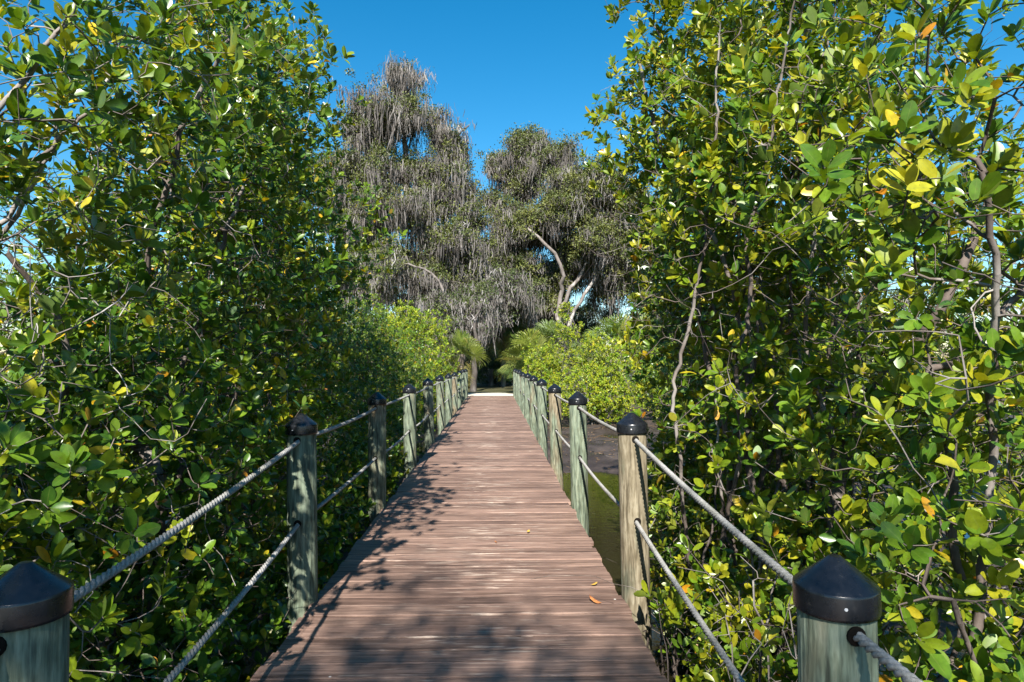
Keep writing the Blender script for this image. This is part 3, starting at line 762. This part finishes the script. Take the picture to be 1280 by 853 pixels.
for lab, bx, by, sd in (('dark low undergrowth bush under the oaks left of the path', -2.3, 35.5, 48), ('dark low undergrowth bush under the oaks straight behind the path', .1, 39.0, 49),
                        ('dark low undergrowth bush under the oaks right of the path', 2.9, 36.0, 50)):
    bush(lab, (bx, by), [((bx, by, .75), (1.7, 1.0, .95), 700)], sd, (.30, .2), leafmat='oak_leaf', leaf=(.1, .16))
rl = np.random.default_rng(90); n = 5200
xy = np.stack([rl.uniform(-5, 7, n), rl.uniform(1.5, 24, n)], 1); zz = ground_z(xy[:, 0], xy[:, 1]); ok = zz > -.80; xy = xy[ok]; zz = zz[ok]; n = len(xy)
az = rl.random(n) * 6.28; g = Geo(); L = rl.uniform(.04, .10, n)
leaves(g, np.stack([xy[:, 0], xy[:, 1], zz + .012], 1), np.stack([np.cos(az), np.sin(az), rl.normal(0, .15, n)], 1), UP + rl.normal(0, .25, (n, 3)), L, L * .5, np.zeros(n), curl=-1.0, hi=False)
for k in range(260):                       # dead sticks and root tips among the leaves
    x, y = rl.uniform(-4, 6), rl.uniform(2, 23); z = float(ground_z(x, y))
    if z < -.85: continue
    a_ = rl.random() * 6.28; l_ = rl.uniform(.15, .6); q0 = np.array([x, y, z + .01]); q1 = q0 + np.array([math.cos(a_) * l_, math.sin(a_) * l_, rl.uniform(-.01, .12)])
    tubes(g, q0[None], q1[None], np.array([.008]), np.array([.005]))
tag(g.build('leaf_litter', M['dry_leaf_dull']), 'dead leaves and sticks lying on the mud', 'leaf litter', kind='stuff')
# ------------------------------------------------------------------ palms
def palm(label, base, h, nf, fl, seed, tint=.5, skirt=0, spread=1.0, lean=(0, 0)):
    rng = np.random.default_rng(seed); bx, by = base; bz = float(ground_z(bx, by))
    root = empty('fan_palm', (bx, by, bz)); tag(root, label, 'palm', 'fan palms at the end of the boardwalk')
    top = np.array([lean[0], lean[1], h])
    g = Geo(); k = 12; zz = np.linspace(-.1, 1, 24); th = np.arange(k) * 2 * np.pi / k; V = []
    for t in zz:
        c = top * t; r = .14 * (1 + .10 * math.sin(t * h * 22)) + .05 * max(0, .12 - t)
        V.append(np.stack([c[0] + r * np.cos(th), c[1] + r * np.sin(th), np.full(k, c[2])], 1))
    q = [(a * k + b, a * k + (b + 1) % k, (a + 1) * k + (b + 1) % k, (a + 1) * k + b) for a in range(len(zz) - 1) for b in range(k)]
    g.add(np.concatenate(V), [q]); g.build('trunk', M['palm_bark'], root)
    def frond(geo, O, az, el, L, tnt, droop):
        d = np.array([math.cos(az) * math.cos(el), math.sin(az) * math.cos(el), math.sin(el)])
        pet = L * .75; hub = O + d * pet + np.array([0, 0, -.12 * pet * math.cos(el)])
        sd = norm(np.cross(d, UP)); nn = norm(np.cross(sd, d)); ro = rng.uniform(-1.15, 1.15)
        sd, nn = sd * math.cos(ro) + nn * math.sin(ro), nn * math.cos(ro) - sd * math.sin(ro)
        a, b = np.array([O, (O + hub) / 2 + UP * .03]), np.array([(O + hub) / 2 + UP * .03, hub])
        s = norm(np.cross(b - a, UP[None])) * .012
        for A_, B_, s_ in zip(a, b, s): geo.add([A_ - s_, A_ + s_, B_ + s_, B_ - s_], [[(0, 1, 2, 3)]], tint=tnt)
        m = 30
        for q_ in range(m):
            ang = (q_ / (m - 1) - .5) * R(250) + rng.normal(0, .03)
            dd = d * math.cos(ang) + sd * math.sin(ang) + nn * (.22 * abs(math.sin(ang)) - .05)
            ln = L * (1.0 - .30 * (abs(ang) / R(125)) ** 2) * rng.uniform(.9, 1.05)
            w_ = norm(np.cross(dd, nn)) * ln * .026
            p1 = hub + dd * ln * .5; p2 = hub + dd * ln * .82 + UP * (-.10 * droop * ln); p3 = hub + dd * ln + UP * (-.28 * droop * ln)
            V = [hub, p1 - w_, p1 + nn * .012, p1 + w_, p2 - w_ * .6, p2 + w_ * .6, p3]
            geo.add(V, [[(0, 1, 2), (0, 2, 3), (4, 5, 6)], [(1, 4, 5, 3)]], tint=float(np.clip(tnt + rng.normal(0, .06), 0, 1)))
    g = Geo()
    for f in range(nf):
        u = f / nf; az = f * 2.399 + rng.normal(0, .2); el = R(78 - 105 * u * spread + rng.normal(0, 7))
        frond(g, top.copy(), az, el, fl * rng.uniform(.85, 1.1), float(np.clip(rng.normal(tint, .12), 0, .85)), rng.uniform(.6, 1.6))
    g.build('crown', M['palm_leaf'], root)
    if skirt:
        g = Geo()
        for f in range(skirt):
            frond(g, top + np.array([0, 0, -.1 - .5 * f / skirt]), f * 2.399, R(-68 + rng.normal(0, 7)), fl * .8, float(rng.uniform(.9, 1)), .3)
        g.build('dead_fronds', M['palm_leaf'], root)
palm('sunlit fan palm with a hanging skirt of tan dead fronds, left of the path', (-1.4, 27.2), 1.75, 16, .72, 51, .78, skirt=10)
palm('bright fan palm with stiff upright fronds at the right side of the path', (1.45, 27.6), 1.35, 16, 1.05, 52, .78, spread=.75)
palm('green fan palm behind the twiggy grey bush', (2.6, 28.6), 2.1, 16, .95, 53, .55)
palm('pale green fan palm behind the right bank bushes', (5.3, 28.2), 2.2, 18, 1.0, 54, .60)
palm('fan palm further right, half hidden by the right mangrove wall', (6.7, 28.8), 2.3, 18, 1.0, 55, .55)
palm('dark fan palm deep in the shade behind the path', (.5, 36.0), 3.4, 20, 1.1, 56, .12, skirt=8)  # from here down, low tints paint the oaks' shade into the fronds
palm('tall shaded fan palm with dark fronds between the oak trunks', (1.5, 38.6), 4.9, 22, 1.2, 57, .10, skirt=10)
palm('small dark palmetto low beside the tree trunk behind the path', (-.2, 37.4), 1.0, 14, .95, 58, .10, spread=.8)  # fronds coloured dark in place of shade falling on them
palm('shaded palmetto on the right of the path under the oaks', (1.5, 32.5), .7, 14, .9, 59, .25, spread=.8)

# ------------------------------------------------------------------ oaks hung with moss
def oak(label, base, seeds, blobs, seed, tint=.5, moss=(2600, 1.0), clump=34, tipr=.006, dense=1.0, name='mossy_oak', cat='oak', group='oaks hung with grey moss', lsize=(.075, .13), bark='oak_bark'):
    rng = np.random.default_rng(seed); bx, by = base; bz = float(ground_z(bx, by)) - .1; B = np.array([bx, by, bz])
    sd = [(np.array([B + 0.0] + [np.array(p, float) for p in s['p']]) if not s.get('free') else np.array(s['p'], float), s['r'], s['r1']) for s in seeds]
    T = []; NL = []
    for bl in blobs:                       # each mass is made of separate sprays with gaps between
        n = int(bl[2] * dense); k = max(3, n // 11)
        cc = blob_points(rng, bl[0], np.array(bl[1]) * .95, k, .5)
        T.append(cc[rng.integers(0, k, n)] + rng.normal(0, 1, (n, 3)) * np.array([.45, .45, .34])); NL += [len(bl) > 3] * n
    T = np.concatenate(T); NL = np.array(NL)
    P, par, rmin, ti = grow(rng, sd, T, .45, .05, lift=-.08, jit=.10)
    r = radii(P, par, rmin, tipr, 2.3)
    root = empty(name, B); tag(root, label, cat, group)
    g = Geo(); wood(g, P - B, par, r); g.build('trunk', M[bark], root)
    # leaf sprays
    keep = (rng.random(len(ti)) < .9) & (~NL | (rng.random(len(ti)) < .12))
    tp = P[ti[keep]]; c = rng.integers(clump // 2, clump * 3 // 2, len(tp)); idx = np.repeat(np.arange(len(tp)), c); n = len(idx)
    rad = rng.uniform(.25, .55, len(tp))[idx]
    O = tp[idx] + rng.normal(0, .55, (n, 3)) * rad[:, None] * np.array([1, 1, .6]) + UP * .12
    D = norm(rng.normal(size=(n, 3))); Nn = norm(rng.normal(size=(n, 3)) + UP * .9)
    L = rng.uniform(*lsize, n); t = np.clip(rng.normal(tint, .16, len(tp))[idx] + rng.normal(0, .13, n), 0, 1)
    lg = Geo(); leaves(lg, O - B, D, Nn, L, L * .55, t, hi=False); lg.build('crown', M['oak_leaf'], root)
    if moss[0]:
        cand = np.nonzero((par >= 0) & (r < .12) & (P[:, 2] > moss[2]))[0]
        hp = P[rng.choice(cand, moss[0])] + rng.normal(0, .06, (moss[0], 3))
        cl = np.clip(rng.lognormal(-.72, .65, moss[0]), .12, 2.4) * moss[1]
        m = 20; idx = np.repeat(np.arange(len(hp)), m); n = len(idx)
        st = hp[idx] + rng.normal(0, 1, (n, 3)) * np.array([.22, .22, .12])
        ln = cl[idx] * rng.uniform(.35, 1.0, n); yaw = rng.random(n) * 6.28
        wv = np.stack([np.cos(yaw), np.sin(yaw), np.zeros(n)], 1); w0 = rng.uniform(.008, .030, n)
        dr = rng.normal(0, .11, (n, 3)) * ln[:, None] + np.repeat(rng.normal(0, .06, (len(hp), 3)), m, axis=0) * ln[:, None]; dr[:, 2] = 0
        V = []
        for u, ww in ((0, .5), (.3, 1.0), (.7, .65), (1, .05)):
            cpt = st + dr * u ** 1.5 + rng.normal(0, .05, (n, 3)) * (u < 1); cpt[:, 2] -= ln * u
            V += [cpt - wv * (w0 * ww)[:, None], cpt + wv * (w0 * ww)[:, None]]
        V = np.stack(V, 1) - B
        base_ = (np.arange(n) * 8)[:, None, None]
        q = np.array([(0, 1, 3, 2), (2, 3, 5, 4), (4, 5, 7, 6)])
        tt = np.clip(rng.normal(.5, .26, len(hp))[idx] + rng.normal(0, .12, n), 0, 1)
        mg = Geo(); mg.add(V.reshape(-1, 3), [(q[None] + base_).reshape(-1, 4)], tint=np.repeat(tt, 8), rib=1.0)
        mg.build('hanging_moss', M['moss'], root)
    return root
def Bl(px, py, y, rx, rz, n, ry=None):  # foliage mass of a size given in metres
    return (W(px, py, y), (rx, ry or rx, rz), n)
oak('tallest oak, bare topped and thick with grey hanging moss, left of the gap', (-3.6, 36.5),
    [S((-3.6, 36.5, 3), W(535, 300, 36.5), W(522, 230, 36.5), W(510, 165, 36.2), W(505, 100, 36), r=.42, r1=.07),
     S(W(530, 330, 36.5), W(480, 300, 36), W(455, 240, 35.5), W(445, 170, 35), r=.24, r1=.05),
     S(W(526, 270, 36.5), W(548, 220, 36), W(566, 175, 36), W(585, 155, 36), r=.2, r1=.04),
     S(W(530, 330, 36.5), W(560, 380, 34), W(540, 345, 33.5), W(510, 330, 33), r=.15, r1=.05)],
    [Bl(502, 95, 36, 1.0, 1.0, 70) + (1,), Bl(452, 122, 35.5, .8, .7, 45) + (1,), Bl(545, 140, 36, .7, .5, 25) + (1,), Bl(500, 150, 36, 2.2, .9, 170), Bl(450, 150, 35.5, 1.2, .7, 60), Bl(556, 165, 36, .9, .9, 80) + (1,),
     Bl(566, 195, 36, .6, .9, 50), Bl(450, 215, 35, 1.4, 1.5, 110), Bl(500, 215, 36, 1.6, 1.2, 80), Bl(540, 225, 35.5, 1.2, 1.3, 100),
     Bl(475, 270, 35, 1.9, 1.2, 150), Bl(530, 265, 35, 1.4, 1.0, 110), Bl(560, 300, 35, 1.5, 1.2, 130), Bl(592, 325, 36, .9, 1.2, 60), Bl(588, 280, 36, .9, .8, 55), Bl(573, 238, 36, .6, .7, 36), Bl(490, 330, 35, 2.0, 1.0, 130), Bl(545, 350, 35, 1.8, 1.0, 120),
     Bl(420, 240, 36, 1.8, 3, 130), Bl(450, 350, 36, 1.8, 1.6, 130), Bl(585, 380, 36, 1.6, 1.4, 120)],
    61, tint=.58, dense=1.35, moss=(2300, 1.35, 4.5), clump=60, lsize=(.09, .16))
oak('oak with a pointed mossy top and a gap of sky on its left', (1.9, 40),
    [S((1.9, 40, 3), W(650, 330, 40), W(648, 260, 40), W(645, 200, 40), r=.40, r1=.07), S(W(650, 320, 40), W(690, 270, 39.5), W(700, 220, 39), r=.2, r1=.05),
     S(W(650, 330, 40), W(628, 300, 39), W(622, 265, 39), r=.16, r1=.04)],
    [Bl(655, 182, 40, 1.2, .8, 120), Bl(626, 208, 40, .8, .7, 60), Bl(615, 250, 39.5, .5, .5, 24), Bl(690, 196, 39.5, 1.4, .9, 130), Bl(656, 230, 40, 1.3, 1.1, 140), Bl(705, 240, 39, 1.5, 1.1, 140),
     Bl(636, 266, 39, .6, .8, 60), Bl(664, 285, 39, 1.7, 1.1, 150), Bl(615, 320, 38.5, 1.2, 1.3, 90), Bl(650, 335, 38, 1.5, 1.3, 120), Bl(640, 385, 38, 2.0, 1.2, 130)],
    62, tint=.54, dense=1.35, moss=(1450, 1.25, 4.5), clump=64, lsize=(.09, .16))
oak('rounded oak with a curved pale limb forking low, above the right bank', (3.6, 37),
    [S((3.7, 37, 2.4), W(706, 375, 37), W(703, 345, 36.6), W(692, 318, 36.2), W(672, 296, 36), W(660, 285, 36), r=.19, r1=.08),
     S(W(704, 370, 37), W(722, 345, 37), W(735, 320, 37.3), W(750, 280, 37.5), r=.15, r1=.07), S(W(735, 320, 37.3), W(760, 290, 37), W(780, 250, 37), r=.12, r1=.05)],
    [Bl(735, 235, 37, 2.0, 1.3, 220), Bl(775, 260, 37, 2.2, 1.7, 230), Bl(700, 265, 36.5, 1.7, 1.3, 190), Bl(745, 300, 36.5, 1.9, 1.3, 170),
     Bl(800, 310, 37, 2.0, 1.8, 190), Bl(660, 280, 36.5, .9, 1.1, 70), Bl(830, 270, 38, 2, 2.5, 150), Bl(775, 335, 38, 1.6, 1.1, 110), Bl(765, 365, 39.5, 1.0, .6, 70), Bl(715, 345, 39.5, 1.4, 1.2, 110), Bl(690, 385, 39.5, 1.2, .9, 90), Bl(820, 370, 38, 1.6, 1.4, 120)],
    63, tint=.68, dense=1.35, moss=(1250, .95, 3.6), clump=70, lsize=(.09, .16))
oak('dark oak with a grey trunk just left of the path behind the boardwalk', (-1.0, 30.8),
    [S((-.98, 30.8, 1.5), (-.95, 31, 3.0), (-.7, 31.8, 4.2), r=.17, r1=.03)],
    [((-.7, 32.5, 4.2), (1.4, 1.4, 1.2), 120), ((.6, 34, 5.0), (1.8, 1.2, 1.3), 130), ((-1.9, 33, 3.6), (1.3, 1.2, 1.4), 120)],
    64, tint=.25, moss=(700, 1.0, 2.2), clump=60, lsize=(.09, .15), bark='shaded_oak_bark')  # trunk shade comes from the darkened bark colour
oak('low mossy oak in the deep shade between the big trunks', (.9, 41.5),
    [S((.9, 41.5, 2), (1.0, 41.5, 5), r=.22, r1=.1), S((1.0, 41.5, 2.6), (2.9, 41, 4.5), r=.12, r1=.06)],
    [((0, 42, 3.5), (3.2, 1.4, 2.4), 330), ((4, 42, 3.4), (2.2, 1.4, 1.6), 140), ((-4, 43, 3.0), (3.0, 1.4, 1.8), 240), ((1, 43, 7), (2.6, 1.4, 2.2), 200)],
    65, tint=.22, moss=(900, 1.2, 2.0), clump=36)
oak('shaded oak standing back behind the three big mossy ones, dark under their crowns', (-.8, 46), [S((-.8, 46, 3), (-.6, 46, 7), r=.3, r1=.15), S((-.7, 46, 4), (3.5, 46, 7), (8, 46, 8), r=.2, r1=.1), S((-.7, 46, 4), (-5, 46, 7), (-9, 46, 8), r=.2, r1=.1)],
    [Bl(470, 340, 46, 3.0, 2.6, 260), Bl(560, 350, 46, 3.0, 3.0, 300), Bl(640, 340, 46, 3.0, 3.2, 300), Bl(700, 330, 46, 2.6, 3.0, 280), Bl(780, 310, 46, 3.0, 2.6, 280), Bl(430, 280, 46, 2.4, 3.0, 200), Bl(840, 330, 46, 3, 3, 200)],
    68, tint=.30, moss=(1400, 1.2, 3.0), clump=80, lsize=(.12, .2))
tk = oak('low dark oak of the thicket that closes the view behind the mossy oaks', (-13, 50), [S((-13, 50, 3), (-12.6, 50, 5), r=.25, r1=.1)],
    [((-13, 50, 2.9), (4.2, 2, 2.6), 600)], 66, tint=.36, moss=(420, .8, 2.0), clump=70, lsize=(.12, .2), name='thicket_oak', group='thicket oaks behind the mossy oaks')
for k, (bx, by, s_) in enumerate(((-22, 47, 1.1), (-6.5, 52, 1), (0, 54, 1.0), (6.5, 52, .92), (12.5, 49, 1.0), (19, 46, 1.1), (27, 50, 1.2), (-32, 52, 1.2))):
    t = copy_tree(tk); t.location = (bx, by, float(ground_z(bx, by)) - .1); t.rotation_euler = (0, 0, k * 1.3 + .5); t.scale = (s_, s_, s_ * 1.12)
mangrove('mangrove just outside the left edge of the view, shading the lower left leaves', (-2.8, .1), [S((-2.8, .1, .8), (-2.7, .1, 2.4), r=.05)],
    [((-2.75, .2, .9), (.9, .9, 1.4), 800), ((-2.7, .2, 2.5), (.9, .9, .8), 520)], 72, hi=False)
# the tree behind the photographer whose shade lies across the nearest boards
oak('broad tree standing behind the photographer and shading the near boards', (-2.6, -8.2),
    [S((-2.6, -8.2, 2.5), (-2.2, -8.0, 5.5), (-1.6, -7.8, 8), r=.16, r1=.05)],
    [((-1.95, -7.75, 8.3), (.6, .55, .6), 95), ((-1.15, -7.35, 8.0), (.4, .35, .4), 45), ((-2.5, -8.4, 7.0), (.8, .8, 1.0), 80)], 71, moss=(0, 1, 1), name='shade_tree', cat='tree', group=None)

# ------------------------------------------------------------------ sky, sun, camera
AZ, EL = 9.0, 40.0
ts = Vector((-math.sin(R(AZ)) * math.cos(R(EL)), -math.cos(R(AZ)) * math.cos(R(EL)), math.sin(R(EL))))
w = bpy.data.worlds.new('World'); sc.world = w; w.use_nodes = True
nt = w.node_tree; bg = nt.nodes['Background']
sky = nt.nodes.new('ShaderNodeTexSky'); sky.sky_type = 'NISHITA'; sky.sun_disc = False
sky.sun_elevation = R(EL); sky.sun_rotation = math.atan2(ts.x, ts.y); sky.air_density = 1.0; sky.dust_density = .25; sky.ozone_density = 2.2; sky.altitude = 10
hs = nt.nodes.new('ShaderNodeHueSaturation'); hs.inputs['Saturation'].default_value = 1.44; hs.inputs['Hue'].default_value = .489
nt.links.new(sky.outputs[0], hs.inputs['Color']); nt.links.new(hs.outputs[0], bg.inputs['Color'])
bg.inputs['Strength'].default_value = .076
sl = bpy.data.lights.new('sun', 'SUN'); sl.energy = 5.0; sl.angle = R(.53); sl.color = (1, .95, .87)
so = bpy.data.objects.new('sun', sl); COL.objects.link(so); so.rotation_euler = ts.to_track_quat('Z', 'Y').to_euler(); so.location = (-5, -10, 20)

cam = bpy.data.cameras.new('camera'); co = bpy.data.objects.new('camera', cam); COL.objects.link(co); sc.camera = co
cam.sensor_width = 36; cam.lens = 808 / 1280 * 36; cam.clip_start = .05; cam.clip_end = 3000
co.location = (0, 0, 1.4); co.rotation_euler = (R(90 + 1.8), 0, R(-1.56))

sc.view_settings.view_transform = 'Standard'; sc.view_settings.look = 'None'; sc.view_settings.gamma = 1; sc.view_settings.use_curve_mapping = False
sc.view_settings.exposure = 1.36
sc.render.engine = 'CYCLES'
cy = sc.cycles; cy.max_bounces = 6; cy.diffuse_bounces = 3; cy.glossy_bounces = 2; cy.transmission_bounces = 3; cy.transparent_max_bounces = 4
cy.use_denoising = True; cy.caustics_reflective = False; cy.caustics_refractive = False; cy.sample_clamp_indirect = 6
cy.use_adaptive_sampling = True; cy.adaptive_threshold = .012
